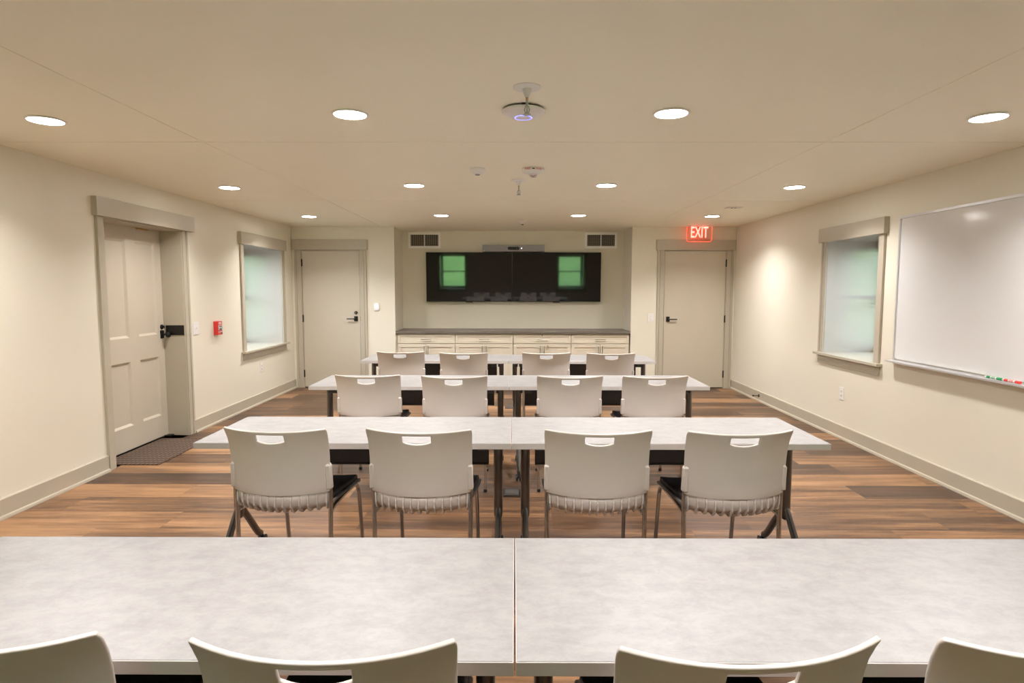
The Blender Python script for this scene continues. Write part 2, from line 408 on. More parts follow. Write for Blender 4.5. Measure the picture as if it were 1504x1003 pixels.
bm = bmesh.new(); lathe(bm, [(.012, 0), (.011, .028), (.018, .034), (.027, .044), (.030, .056), (.027, .068), (.016, .076), (.004, .078)], (XD+.008, 6.087, 1.022), 'x')
rel(obj('door_knob', bm, M['black_metal'], smooth=True), door)
bm = bmesh.new(); lathe(bm, [(.024, 0), (.024, .008), (.018, .012)], (XD, 6.087, 1.098), 'x'); box(bm, XD+.010, 6.083, 1.085, XD+.030, 6.091, 1.112)
rel(obj('deadbolt', bm, M['black_metal'], smooth=True), door)
rel(bx('strike_plate', M['black_metal'], None, -3.475, 6.119, 1.015, XL-.005, 6.125, 1.112), door)
rel(bx('door_stop', M['black_metal'], None, -3.50, 6.05, 0.0, -3.44, 6.12, .014), door)
bm = bmesh.new(); tube(bm, [(XD+.02, 5.72, 2.026), (XD+.02, 5.90, 2.026)], .007); rel(obj('door_chain', bm, M['brass'], smooth=True), door)

# ---------------- doors 2 and 3: flush doors in the far wall
def flush_door(name, x0, x1, label, hinge_left, dead):
    f = mapper('b'); d = empty(name, ((x0+x1)/2, YB, 0)); tag(d, label, 'door', kind='structure')
    rel(bx('door_panel', M['door'], None, x0+.012, YB+.006, .014, x1-.012, YB+.050, 2.038, bevel=.002), d)
    bm = bmesh.new()
    box(bm, x0-.0, YB, 0, x0+.009, YB+.12, 2.05); box(bm, x1-.009, YB, 0, x1, YB+.12, 2.05); box(bm, x0, YB, 2.041, x1, YB+.12, 2.05)
    rel(obj('jamb', bm, M['trim']), d)
    rel(bx('door_gap_shade', M['black_metal'], None, x0+.009, YB+.01, 0, x1-.009, YB+.12, .008), d)  # black strip in place of the shade below the door
    cw = .085
    l0 = max(XL+.002, x0-cw-.012); r1 = min(XR-.002, x1+cw+.012)
    rel(obj('casing', casing_bm(f, l0, x0+.003, 0, 2.05, -1), M['trim'], bevel=.002), d)
    rel(obj('casing', casing_bm(f, x1-.003, r1, 0, 2.05, 1), M['trim'], bevel=.002), d)
    rel(obj('header', header_bm(f, max(XL+.002, l0-.02), min(XR-.002, r1+.02), 2.05, 2.20), M['trim'], bevel=.002), d)
    hx = x0+.006 if hinge_left else x1-.006
    for z in (.215, 1.04, 1.862):
        bm = bmesh.new(); lathe(bm, [(.009, -.055), (.009, .055)], (hx, YB-.006, z), 'z', 10); box(bm, hx-.012, YB-.003, z-.05, hx+.012, YB+.004, z+.05)
        rel(obj('hinge', bm, M['black_metal'], smooth=True), d)
    s = 1 if hinge_left else -1
    lx = (x1-.075) if hinge_left else (x0+.075)
    lv = empty('lever_handle', (0, 0, 0)); lv.name = 'lever_handle'
    bpy.data.objects.remove(lv)
    bm = bmesh.new(); z = 1.035
    box(bm, lx-.027, YB-.004, z-.038, lx+.027, YB+.006, z+.038)
    ro = rel(obj('lever_plate', bm, M['black_metal'], bevel=.003), d)
    bm = bmesh.new(); lathe(bm, [(.011, 0), (.011, -.046)], (lx, YB-.004, z), 'y', 12)
    tube(bm, [(lx, YB-.046, z), (lx-s*.03, YB-.050, z), (lx-s*.125, YB-.048, z)], [.010, .009, .008], 8)
    rel(obj('lever_handle', bm, M['black_metal'], smooth=True), d)
    if dead:
        bm = bmesh.new(); lathe(bm, [(.024, .006), (.024, -.008), (.019, -.014)], (lx+.003, YB, z+.09), 'y', 20)
        q = rel(obj('deadbolt', bm, M['black_metal'], smooth=True), d)
        bm = bmesh.new(); lathe(bm, [(.011, 0), (.010, -.006)], (lx+.003, YB-.013, z+.09), 'y', 12)
        rel(obj('lock_cylinder', bm, M['steel'], smooth=True), d)
    ex = x1-.004 if hinge_left else x0+.004
    rel(bx('strike', M['black_metal'], None, ex-.005, YB-.001, z-.03, ex+.005, YB+.004, z+.03), d)
    return d
flush_door('door_2', DL[0], DL[1], 'tan flush door left of the alcove in the far wall', True, True)
flush_door('door_3', DR[0], DR[1], 'tan flush door under the exit sign in the far wall', False, False)

# ---------------- windows: deep recess, stool, apron, sash, glass; blinds are things of their own
def window(name, side, u0, u1, z0, z1, label, hdr=.142, apron=.095):
    f = mapper(side); p = f((u0+u1)/2, 0, z0); w = empty(name, p); tag(w, label, 'window', kind='structure')
    cw = .085; c0 = .02
    rel(obj('casing', casing_bm(f, u0-cw, u0+.002, z0, z1, -1), M['trim'], bevel=.002), w)
    rel(obj('casing', casing_bm(f, u1-.002, u1+cw, z0, z1, 1), M['trim'], bevel=.002), w)
    rel(obj('header', header_bm(f, u0-cw-.03, u1+cw+.03, z1-.002, z1+hdr, .045), M['trim'], bevel=.002), w)
    bm = bmesh.new(); mbox(bm, f, u0-cw-.035, -.0005, z0-.022, u1+cw+.035, .055, z0+.003); mbox(bm, f, u0, -D_OUT+.08, z0-.001, u1, 0, z0+.003)
    rel(obj('window_stool', bm, M['trim'], bevel=.003), w)
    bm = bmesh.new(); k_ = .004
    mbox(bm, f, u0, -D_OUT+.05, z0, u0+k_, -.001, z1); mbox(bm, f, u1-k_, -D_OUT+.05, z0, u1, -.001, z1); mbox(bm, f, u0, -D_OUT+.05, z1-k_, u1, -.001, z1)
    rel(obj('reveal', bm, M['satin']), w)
    bm = bmesh.new(); mbox(bm, f, u0-cw, -.001, z0-.022-apron+.01, u1+cw, .018, z0-.022)
    rel(obj('apron', bm, M['trim'], bevel=.002), w)
    bm = bmesh.new(); d0, d1 = -D_OUT, -D_OUT+.05; t = .05; zm = (z0+z1)/2
    mbox(bm, f, u0, d0, z0, u0+t, d1, z1); mbox(bm, f, u1-t, d0, z0, u1, d1, z1); mbox(bm, f, u0, d0, z0, u1, d1, z0+t+.02); mbox(bm, f, u0, d0, z1-t, u1, d1, z1); mbox(bm, f, u0, d0, zm-.022, u1, d1, zm+.022)
    fr = rel(obj('window_frame', bm, M['window_paint']), w)
    bm = bmesh.new(); mbox(bm, f, u0+t, d0+.02, z0+t, u1-t, d0+.026, z1-t)
    rel(obj('window_pane', bm, M['glass']), w)
    return f
def blind(side, u0, u1, z0, z1, label, tilt=22, drop=0.0, name='window_blind'):
    f = mapper(side); p = f((u0+u1)/2, -D_OUT+.09, z1); r = empty(name, p); tag(r, label, 'blind')
    dc = -D_OUT+.10; g = .012
    bm = bmesh.new(); mbox(bm, f, u0+g, dc-.028, z1-.07, u1-g, dc+.035, z1-.004); rel(obj('headrail', bm, M['window_paint'], bevel=.003), r)
    bm = bmesh.new(); z = z1-.09; a = math.radians(tilt); hw = .024; t = .0015
    zb = z0+.05
    while z > zb:
        ca, sa = math.cos(a)*hw, math.sin(a)*hw
        q = [(-ca, sa), (0, t*2.2), (ca, -sa), (ca, -sa+t), (0, t*3.4), (-ca, sa+t)]
        A = [bm.verts.new(f(u0+g, dc+d, z+zz)) for d, zz in q]; B = [bm.verts.new(f(u1-g, dc+d, z+zz)) for d, zz in q]
        for i in range(6): bm.faces.new((A[i], A[(i+1) % 6], B[(i+1) % 6], B[i]))
        bm.faces.new(A); bm.faces.new(B); z -= .042
    rel(obj('slats', bm, M['slat']), r)
    bm = bmesh.new(); mbox(bm, f, u0+g, dc-.024, zb-.03, u1-g, dc+.024, zb-.008); rel(obj('bottom_rail', bm, M['window_paint'], bevel=.003), r)
    bm = bmesh.new()
    bm.free()
    for u in (u0+.18, u1-.18):
        bm = bmesh.new(); tube(bm, [f(u, dc, z1-.05), f(u, dc, zb-.01)], .0012, 5); rel(obj('ladder_cord', bm, M['window_paint']), r)
window('window_1', 'l', *WL, 'recessed window with tan casing in the left wall')
window('window_2', 'r', *WR, 'recessed window with tan casing in the right wall')
blind('l', *WL, 'white slatted blind inside the left wall window recess')
blind('r', *WR, 'white slatted blind inside the right wall window recess')
for i, (a, b, c, d) in enumerate(RW):
    window('window_%d' % (3+i), 'f', a, b, c, d, ('recessed window behind the viewer, left one', 'recessed window behind the viewer, right one')[i])
blind('f', *RW[1], 'open white slatted blind in the window behind the viewer', tilt=4)

# ------------------------------------------------------------------ ceiling lights
def make_light():
    r = empty('ceiling_light'); 
    bm = bmesh.new(); lathe(bm, [(.082, -.002), (.093, -.002), (.095, -.005), (.093, -.009), (.084, -.010), (.082, -.006)], (0, 0, 0), 'z', 40)
    obj('trim_ring', bm, M['white_metal'], r, smooth=True)
    bm = bmesh.new(); lathe(bm, [(.083, -.0075), (.083, -.0085), (.05, -.0105), (.002, -.0112)], (0, 0, 0), 'z', 40)
    obj('lens', bm, M['lens'], r, smooth=True)
    ld = bpy.data.lights.new('downlight_beam', 'AREA'); ld.shape = 'DISK'; ld.size = .15; ld.energy = LAMP_W; ld.color = LAMP_COL[:3]; ld.spread = LAMP_SPREAD
    lo = bpy.data.objects.new('downlight_beam', ld); C.objects.link(lo); lo.parent = r; lo.location = (0, 0, -.0125)
    return r
lamp0 = make_light()
bright_beam = bpy.data.lights['downlight_beam'].copy(); bright_beam.energy = LAMP_W*1.2
cols = ['against the left wall side', 'left of centre', 'right of centre', 'against the right wall side']
rows_ = [(7.79, [(-2.591, 7.863), (-.911, 7.741), (.787, 7.733), (2.465, 7.816)], 'in the farthest row by the alcove'),
         (5.58, [(-2.579, 5.661), (-.890, 5.537), (.805, 5.526), (2.5, 5.619)], 'in the middle row'),
         (3.37, [(-2.555, 3.436), (-.865, 3.32), (.814, 3.302), (2.518, 3.378)], 'in the nearest visible row')]
first = True
for _, ps, rl in rows_:
    for i, (x, y) in enumerate(ps):
        o = copy_tree(lamp0); o.location = (x, y, H)
        if _ > 7:                # beams by the alcove boosted to lift the light at the far end
            for ch in [q for q in C.objects if q.parent == o and q.type == 'LIGHT']: ch.data = bright_beam
        tag(o, 'round recessed ceiling light %s, %s' % (rl, cols[i]), 'ceiling light', 'recessed round ceiling lights')
dim_beam = bpy.data.lights['downlight_beam'].copy(); dim_beam.energy = LAMP_W*.15
dim_lens = bpy.data.meshes['lens'].copy(); dim_lens.materials[0] = mat('dimmed_lamp_lens', (.8, .8, .8), .5, linear=True, emit=LAMP_COL, estr=LAMP*.15)
for i, x in enumerate((-2.55, -.86, .82, 2.52)):
    o = copy_tree(lamp0); o.location = (x, 1.12, H)
    for ch in [q for q in C.objects if q.parent == o and i in (0, 3)]:      # outer two turned low to imitate lens darkening towards the corners
        if ch.type == 'LIGHT': ch.data = dim_beam
        elif ch.name.startswith('lens'): ch.data = dim_lens
    tag(o, 'round recessed ceiling light above the nearest tables, %s' % cols[i], 'ceiling light', 'recessed round ceiling lights')

for q in [q for q in C.objects if q.parent == lamp0] + [lamp0]: bpy.data.objects.remove(q)      # the pattern lamp itself is not kept

# ------------------------------------------------------------------ ceiling devices
def sprinkler(x, y, label, s=1.0):
    r = empty('sprinkler', (x, y, H)); tag(r, label, 'sprinkler')
    bm = bmesh.new(); lathe(bm, [(.064*s, 0), (.065*s, -.003), (.058*s, -.007), (.02*s, -.008)], n=36); obj('escutcheon', bm, M['white_plastic'], r, smooth=True)
    bm = bmesh.new(); lathe(bm, [(.021, -.007), (.020, -.018), (.013, -.035), (.009, -.046)], n=20); obj('cup', bm, M['white_plastic'], r, smooth=True)
    bm = bmesh.new(); lathe(bm, [(.006, -.046), (.006, -.057)], n=12); obj('brass_collar', bm, M['brass'], r, smooth=True)
    bm = bmesh.new(); lathe(bm, [(.0055, -.057), (.0055, -.086)], n=12)
    for sx_ in (-1, 1): tube(bm, [(sx_*.006, 0, -.083), (sx_*.012, 0, -.101), (sx_*.006, 0, -.118)], .0025, 6)
    lathe(bm, [(.003, -.086), (.003, -.118)], n=8); obj('sprinkler_head', bm, M['sprinkler_grey'], r, smooth=True)
    bm = bmesh.new(); lathe(bm, [(.006, -.113), (.018, -.121), (.019, -.123), (.003, -.124)], n=24); obj('deflector', bm, M['sprinkler_grey'], r, smooth=True)
sprinkler(.055, 2.90, 'white pendent sprinkler hanging beside the domed wireless access point')
sprinkler(.034, 5.30, 'white pendent sprinkler hanging in front of the smoke detector')
r = empty('access_point', (.043, 3.235, H)); tag(r, 'white disc wireless access point with blue light ring', 'access point')
bm = bmesh.new(); lathe(bm, [(.07, 0), (.098, -.004), (.103, -.010)], n=48); obj('back_plate', bm, M['black_plastic'], r, smooth=True)
bm = bmesh.new(); lathe(bm, [(.103, -.008), (.110, -.012), (.108, -.020), (.092, -.031), (.066, -.041), (.035, -.0470), (.003, -.049)], n=56); obj('dome_cover', bm, M['white_plastic'], r, smooth=True)
bm = bmesh.new()
for k_ in range(56):
    a = 2*PI*k_/56; b_ = 2*PI*(k_+1)/56
    q = []
    for an in (a, b_):
        for rr, zz in ((.040, -.0450), (.040, -.0472), (.045, -.0464), (.045, -.0440)): q.append(bm.verts.new((rr*math.cos(an), rr*math.sin(an), zz)))
    for i in range(4): bm.faces.new((q[i], q[(i+1) % 4], q[4+(i+1) % 4], q[4+i]))
obj('light_ring', bm, M['led_blue'], r)
bx('cable_notch', M['black_plastic'], r, -.008, -.108, -.010, .010, -.098, -.001)
def small_dome(name, x, y, prof, label, cat, m='white_plastic', eye=None):
    r = empty(name, (x, y, H)); tag(r, label, cat)
    bm = bmesh.new(); lathe(bm, prof, n=36); obj('housing', bm, M[m], r, smooth=True)
    if eye: 
        bm = bmesh.new(); lathe(bm, eye[0], n=20); obj('sensor_lens', bm, M[eye[1]], r, smooth=True)
    return r
small_dome('motion_sensor', -.285, 4.80, [(.060, 0), (.062, -.008), (.058, -.018), (.030, -.040), (.022, -.044)], 'small white cone motion sensor left of the smoke detector', 'motion sensor', eye=([(.021, -.043), (.016, -.050), (.003, -.053)], 'grey_fabric'))
small_dome('occupancy_sensor', .105, 8.45, [(.055, 0), (.050, -.014), (.030, -.036), (.020, -.040)], 'small cream sensor on the ceiling in front of the alcove', 'motion sensor', 'ivory_plastic', eye=([(.019, -.039), (.014, -.048), (.003, -.050)], 'black_plastic'))
r = small_dome('smoke_detector', .14, 4.80, [(.082, 0), (.086, -.010), (.084, -.020), (.070, -.034), (.050, -.040), (.028, -.042)], 'white round fire strobe with red lettering on the ceiling', 'smoke detector')
bm = bmesh.new(); lathe(bm, [(.030, -.040), (.029, -.052), (.020, -.064), (.004, -.068)], n=20); obj('strobe_lens', bm, M['acrylic'], r, smooth=True)
bm = bmesh.new(); tube(bm, [(-.014, 0, -.05), (0, 0, -.060), (.014, 0, -.05)], .004, 8); obj('strobe_tube', bm, M['steel'], r, smooth=True)
for ang in (-32, 32):      # rim lettering facing the room
    bm = bmesh.new()
    for i, ch in enumerate('FIRE'):
        a = math.radians(ang + (i-1.5)*8.5)
        T = Matrix.Translation((.0862*math.sin(a), -.0862*math.cos(a), -.015)) @ Matrix.Rotation(a, 4, 'Z') @ Matrix.Rotation(PI/2, 4, 'X')
        text_mesh(bm, ch, .021, T, .0006)
    obj('fire_lettering', bm, M['red_ink'], r)
bm = bmesh.new(); box(bm, -.010, -.0865, -.018, .010, -.084, -.011); obj('status_window', bm, M['black_plastic'], r)
r = empty('ceiling_outlet', (2.455, 7.03, H)); tag(r, 'small white plate with two sockets on the ceiling before the exit sign', 'outlet')
bx('plate', M['ivory_plastic'], r, -.085, -.06, -.006, .085, .06, 0, bevel=.002)
for sx_ in (-.018, .018): bx('socket', M['black_plastic'], r, sx_-.008, -.02, -.0075, sx_+.008, .02, -.005)

# ------------------------------------------------------------------ exit sign
ex = empty('exit_sign', (2.672, YB-.12, H)); tag(ex, 'clear edge-lit sign with glowing red EXIT letters', 'exit sign')
bx('canopy', M['white_metal'], ex, -.20, -.035, -.008, .20, .035, 0, bevel=.002)
W_, H_ = .36, .215
bm = bmesh.new(); poly = [(-W_/2, -.008), (W_/2, -.008)] + [p for p in rrect(0, -.008-H_/2, W_, H_, .03) if p[1] < -.1][::-1]
poly = [(-W_/2, -.008)] + [(-W_/2+.03-.03*math.cos(a), -.008-H_+.03-.03*math.sin(a)) for a in [PI/2*i/6 for i in range(7)]] + [(W_/2-.03+.03*math.sin(a), -.008-H_+.03-.03*math.cos(a)) for a in [PI/2*i/6 for i in range(7)]] + [(W_/2, -.008)]
prism(bm, poly, 'y', -.003, .003); obj('acrylic_panel', bm, M['acrylic'], ex)
bm = bmesh.new(); tube(bm, [(p[0]*1.01, 0, p[1]-.001) for p in poly], .0032, 6); obj('lit_edge', bm, M['exit_edge'], ex)
bm = bmesh.new(); text_mesh(bm, 'EXIT', .222, Matrix.Translation((0, -.005, -.098)) @ Matrix.Rotation(PI/2, 4, 'X'), .0015, .56)
obj('lettering', bm, M['exit_red'], ex)
bm = bmesh.new(); text_mesh(bm, 'EXIT', .222, Matrix.Translation((0, -.0035, -.098)) @ Matrix.Rotation(PI/2, 4, 'X'), .0006, .56, off=.009)
obj('lettering_backing', bm, M['exit_edge'], ex)

# ------------------------------------------------------------------ wall devices
def plate(name, side, u, z, w, h, label, cat, kind):
    f = mapper(side); p = f(u, 0, z); r = empty(name, p); tag(r, label, cat)
    bm = bmesh.new(); mbox(bm, f, u-w/2, 0, z-h/2, u+w/2, .006, z+h/2); rel(obj('cover_plate', bm, M['white_plastic'], bevel=.0025), r)
    if kind == 'toggle':
        bm = bmesh.new(); mbox(bm, f, u-.006, .004, z-.013, u+.006, .0075, z+.013); mbox(bm, f, u-.004, .006, z-.002, u+.004, .020, z+.010); rel(obj('toggle', bm, M['ivory_plastic'], bevel=.001), r)
    if kind == 'outlet':
        for zz in (-.021, .021):
            bm = bmesh.new(); mbox(bm, f, u-.016, .004, z+zz-.014, u+.016, .008, z+zz+.014); s = rel(obj('socket', bm, M['ivory_plastic'], bevel=.002), r)
            bm = bmesh.new(); mbox(bm, f, u-.008, .007, z+zz-.004, u-.005, .0085, z+zz+.007); mbox(bm, f, u+.005, .007, z+zz-.004, u+.008, .0085, z+zz+.007); rel(obj('slots', bm, M['black_plastic']), r)
    if kind == 'rocker':
        bm = bmesh.new(); mbox(bm, f, u-.018, .004, z-.034, u+.018, .009, z+.034); s = rel(obj('rocker', bm, M['ivory_plastic'], bevel=.002), r)
        bm = bmesh.new(); mbox(bm, f, u-.010, .008, z-.012, u+.010, .011, z+.014); rel(obj('sensor_window', bm, M['white_plastic'], bevel=.001), r)
    return r
plate('light_switch', 'l', 6.335, 1.066, .112, .125, 'white toggle light switch right of the panelled door', 'light switch', 'toggle')
plate('wall_outlet', 'l', 7.94, .459, .080, .125, 'white outlet low on the left wall under the window', 'outlet', 'outlet')
plate('wall_outlet', 'r', 6.07, .447, .080, .125, 'white outlet low on the right wall', 'outlet', 'outlet')
plate('light_switch', 'b', 2.02, 1.055, .085, .125, 'white rocker switch on the far wall left of the exit door', 'light switch', 'rocker')
r = empty('thermostat', (-2.046, YB, 1.213)); tag(r, 'small white thermostat between the left flush door and the alcove', 'thermostat')
bm = bmesh.new(); prism(bm, rrect(0, 0, .088, .118, .015), 'y', -.006, 0); obj('back_plate', bm, M['white_plastic'], r)
bm = bmesh.new(); prism(bm, rrect(0, 0, .078, .108, .014), 'y', -.024, -.006); obj('body', bm, M['white_plastic'], r, bevel=.003)
bm = bmesh.new(); prism(bm, rrect(0, .012, .050, .055, .004), 'y', -.0250, -.023); obj('display', bm, mat('lit_display', (.7, .78, .85), .3, linear=True, emit=(.8, .9, 1), estr=.45), r)
# fire alarm pull station
r = empty('fire_alarm', (XL, 6.765, 1.045)); tag(r, 'red fire alarm pull station on the left wall', 'fire alarm')
bm = bmesh.new(); box(bm, 0, -.052, -.075, .048, .052, .075); obj('box_housing', bm, M['red'], r, bevel=.004)
bm = bmesh.new(); box(bm, .048, -.040, -.020, .054, .040, .030); box(bm, .054, -.034, -.002, .062, .034, .010); h_ = obj('pull_handle', bm, M['white_plastic'], r, bevel=.0015)
bm = bmesh.new(); box(bm, .0535, -.032, .013, .0548, .032, .025, 0); box(bm, .0535, -.030, -.018, .0548, .030, -.006, 0); box(bm, .0615, -.028, .001, .0626, .028, .007); obj('handle_marking', bm, M['black_plastic'], r)
bm = bmesh.new(); R_ = Matrix.Rotation(PI/2, 4, 'Z') @ Matrix.Rotation(PI/2, 4, 'X')
text_mesh(bm, 'FIRE', .036, Matrix.Translation((.0485, 0, .051)) @ R_, .0008); obj('fire_lettering', bm, M['white_ink'], r)
bm = bmesh.new(); text_mesh(bm, 'PULL DOWN', .017, Matrix.Translation((.0485, -.004, -.042)) @ R_, .0008, .85); obj('pull_down_lettering', bm, M['white_ink'], r)
bm = bmesh.new(); lathe(bm, [(.009, 0), (.009, .004)], (.048, .036, -.058), 'x', 14); obj('keyhole', bm, M['black_plastic'], r)
# door stop on the right baseboard
r = empty('door_stop', (XR-.015, 8.09, .075)); tag(r, 'black rod door stop on the right baseboard near the exit door', 'door stop')
bm = bmesh.new(); lathe(bm, [(.022, 0), (.020, -.005), (.010, -.008)], axis='x', n=20); obj('base', bm, M['black_metal'], r, smooth=True)
bm = bmesh.new(); lathe(bm, [(.006, -.006), (.006, -.070)], axis='x', n=12); obj('rod', bm, M['black_metal'], r, smooth=True)
bm = bmesh.new(); lathe(bm, [(.010, -.068), (.011, -.080), (.008, -.086)], axis='x', n=14); obj('bumper', bm, M['black_plastic'], r, smooth=True)

# ------------------------------------------------------------------ door mat, floor boxes
bm = bmesh.new(); box(bm, -3.475, 5.05, .0005, -2.985, 5.965, .008, 0)
tag(obj('door_mat', bm, M['mat'], bevel=.003), 'brown woven door mat in front of the panelled door', 'door mat')
for x, y, l in ((-.020, 4.37, 'dark flush floor box between the third and second table rows from the screens'), (-.055, 7.63, 'dark flush floor box in front of the cabinets')):
    r = empty('floor_box', (x, y, 0)); tag(r, l, 'floor box')
    bx('frame', M['black_metal'], r, -.065, -.085, 0, .065, .085, .003, bevel=.001)
    bx('lid', M['dark_panel'], r, -.052, -.070, .003, .052, .070, .005, bevel=.001)

# ------------------------------------------------------------------ whiteboard and markers
r = empty('whiteboard', (XR, 4.02, 1.475)); tag(r, 'large aluminium framed whiteboard on the right wall', 'whiteboard')
yn, yf, zb, zt = 2.80, 5.255, .875, 2.085
def rb(name, m, *c, bevel=0): return rel(bx(name, m, None, *c, bevel=bevel), r)
rb('writing_surface', M['board'], XR-.014, yn+.015, zb+.015, XR-.003, yf-.015, zt-.015)
rb('frame_rail', M['aluminium'], XR-.022, yn, zt-.022, XR, yf, zt, bevel=.002)
rb('frame_rail', M['aluminium'], XR-.022, yf-.018, zb, XR, yf, zt-.022, bevel=.002)
rb('frame_rail', M['aluminium'], XR-.022, yn, zb, XR, yn+.018, zt-.022, bevel=.002)
bm = bmesh.new(); prism(bm, [(XR, zb+.006), (XR-.068, zb-.006), (XR-.074, zb-.001), (XR-.074, zb-.014), (XR-.066, zb-.016), (XR, zb-.006)], 'y', yn-.01, yf+.025)
rel(obj('marker_tray', bm, M['aluminium']), r)
def marker(y0, y1, m, label, ink):
    o = empty('marker', (XR-.050, y0, zb+.011)); tag(o, label, 'marker')
    L = y1-y0; s = 1 if L > 0 else -1; L = abs(L)
    bm = bmesh.new(); lathe(bm, [(.007, .0), (.0085, -.002), (.0085, -(L*.72))], axis='y', n=16); obj('barrel', bm, M['white_plastic'], o, smooth=True)
    bm = bmesh.new(); lathe(bm, [(.0088, -L*.72), (.0088, -L*.97), (.006, -L)], axis='y', n=16); obj('cap', bm, M[ink], o, smooth=True)
    bm = bmesh.new(); 
    lathe(bm, [(.0087, -L*.12), (.0087, -L*.34)], axis='y', n=16)
    for i in range(4): lathe(bm, [(.0087, -L*(.40+.06*i)), (.0087, -L*(.43+.06*i))], axis='y', n=16)
    obj('barrel_print', bm, M[ink], o, smooth=True)
marker(4.170, 4.025, 1, 'white whiteboard marker with a green cap on the tray', 'green_ink')
marker(4.020, 3.875, 1, 'white whiteboard marker with a red cap on the tray', 'red_ink')

# ------------------------------------------------------------------ alcove: cabinets, counter, screens, grilles, video bar
YW = YB+AD
n_cab = 4; cx0, cx1 = AX0+.02, AX1-.012; cw = (cx1-cx0)/n_cab
yf_ = YB+.028
def shaker(bm, x0, x1, z0, z1, y, th=.02, rail=.045):
    box(bm, x0, y+.013, z0, x1, y+th, z1)
    for a, b, c, d in ((x0, x0+rail, z0, z1), (x1-rail, x1, z0, z1), (x0+rail, x1-rail, z0, z0+rail), (x0+rail, x1-rail, z1-rail, z1)): box(bm, a, y, c, b, y+.013, d)
def pull(name, parent, a, b, y):
    a = Vector(a); b = Vector(b); bm = bmesh.new(); d = (b-a).normalized()*.012
    tube(bm, [a-d, b+d], .0062, 8)
    for p in (a, b): tube(bm, [p, p+Vector((0, .028, 0))], .004, 8)
    o = obj(name, bm, M['steel'], parent, smooth=True); return o
cab_labels = ['cream base cabinet at the left end of the alcove', 'cream base cabinet second from the left in the alcove', 'cream base cabinet with a key in its door', 'cream base cabinet at the right end of the alcove']
for i in range(n_cab):
    x0 = cx0+i*cw+.0015; x1 = cx0+(i+1)*cw-.0015; r = empty('base_cabinet', ((x0+x1)/2, yf_, 0)); tag(r, cab_labels[i], 'cabinet', 'base cabinets in the alcove')
    hw = (x1-x0)/2
    bm = bmesh.new(); box(bm, -hw, .022, .10, hw, .60, .812); box(bm, -hw+.002, .08, 0, hw-.002, .58, .10); obj('cabinet_body', bm, M['cabinet'], r)
    bm = bmesh.new(); shaker(bm, -hw+.004, hw-.004, .668, .803, 0, rail=.034); dr = obj('drawer', bm, M['cabinet'], r, bevel=.001)
    pull('drawer_pull', dr, (-.065, -.028, .728), (.065, -.028, .728), 0)
    for s in (-1, 1):
        bm = bmesh.new(); a, b = (-hw+.004, -.003) if s < 0 else (.003, hw-.004)
        shaker(bm, a, b, .115, .659, 0, rail=.05); dd = obj('cabinet_door', bm, M['cabinet'], r, bevel=.001)
        pull('door_pull', dd, (s*.030, -.028, .50), (s*.030, -.028, .62), 0)
        if i == 2 and s > 0:
            bm = bmesh.new(); lathe(bm, [(.009, 0), (.009, -.004)], (.085, 0, .632), 'y', 14); tube(bm, [(.085, -.004, .632), (.085, -.020, .632)], .002, 6); box(bm, .078, -.022, .600, .092, -.019, .634)
            obj('key', bm, M['brass'], dd)
    if i == 2:
        bm = bmesh.new(); lathe(bm, [(.008, .0), (.008, -.003)], (0, 0, .787), 'y', 14); obj('lock', bm, M['black_metal'], dr)
bm = bmesh.new(); box(bm, AX0+.002, YB-.004, .814, AX1-.002, YW-.001, .852)
tag(obj('countertop', bm, M['counter'], bevel=.003), 'long taupe grey countertop over the alcove cabinets', 'countertop')
bm = bmesh.new(); box(bm, AX0+.002, YB+.030, 0, cx0-.001, YB+.05, .812)
tag(obj('cabinet_filler', bm, M['cabinet']), 'narrow cream filler strip left of the alcove cabinets', 'cabinet filler')

TLT = math.radians(1.7)
def tv(name, xc, wd, label, red_shift=0):
    r = empty(name, (xc, YW-.10, 1.664)); r.rotation_euler = (-TLT, 0, 0)
    r.rotation_euler = (TLT, 0, 0)
    tag(r, label, 'television')
    h = .772/2; w = wd/2
    bm = bmesh.new(); box(bm, -w, 0, -h, w, .035, h); box(bm, -w+.2, .035, -h+.15, w-.2, .055, h-.15); obj('casing', bm, M['tv_case'], r, bevel=.003)
    bx('screen', M['screen'], r, -w+.008, -.0015, -h+.012, w-.008, .001, h-.008)
    bx('bezel', M['tv_case'], r, -w, -.003, -h, w, .0, -h+.012, bevel=.001)
    bx('sensor_tab', M['black_plastic'], r, -.055, -.004, -h-.010, .055, .012, -h+.001, bevel=.002)
    bx('wall_bracket', M['black_metal'], r, -.25, .055, -.12, .25, .088, .12)
tv('television', -.715, 1.348, 'left black flat screen television above the cabinets')
tv('television', .6555, 1.390, 'right black flat screen television above the cabinets')
r = empty('video_bar', (-.018, YW-.055, 2.113)); tag(r, 'slim grey video conferencing bar above the two screens', 'video bar')
bx('speaker_cloth', M['grey_fabric'], r, -.486, -.045, -.052, .486, .045, .052, bevel=.006)
bx('mount', M['black_metal'], r, -.1, .040, -.03, .1, .055, .03)
bm = bmesh.new(); prism(bm, rrect(0, 0, .185, .048, .023), 'y', -.048, -.044); obj('camera_window', bm, M['black_plastic'], r)
for x in (-.055, -.012, .030, .062):
    bm = bmesh.new(); lathe(bm, [(.013, -.048), (.011, -.050), (.004, -.0485)], (x, 0, 0), 'y', 16); obj('camera_lens', bm, M['screen'], r, smooth=True)
bm = bmesh.new(); lathe(bm, [(.0055, -.045), (.005, -.047)], (.125, 0, 0), 'y', 12); obj('status_light', bm, M['led_white'], r)
bx('maker_mark', M['white_ink'], r, -.472, -.0458, -.044, -.452, -.0445, -.036)

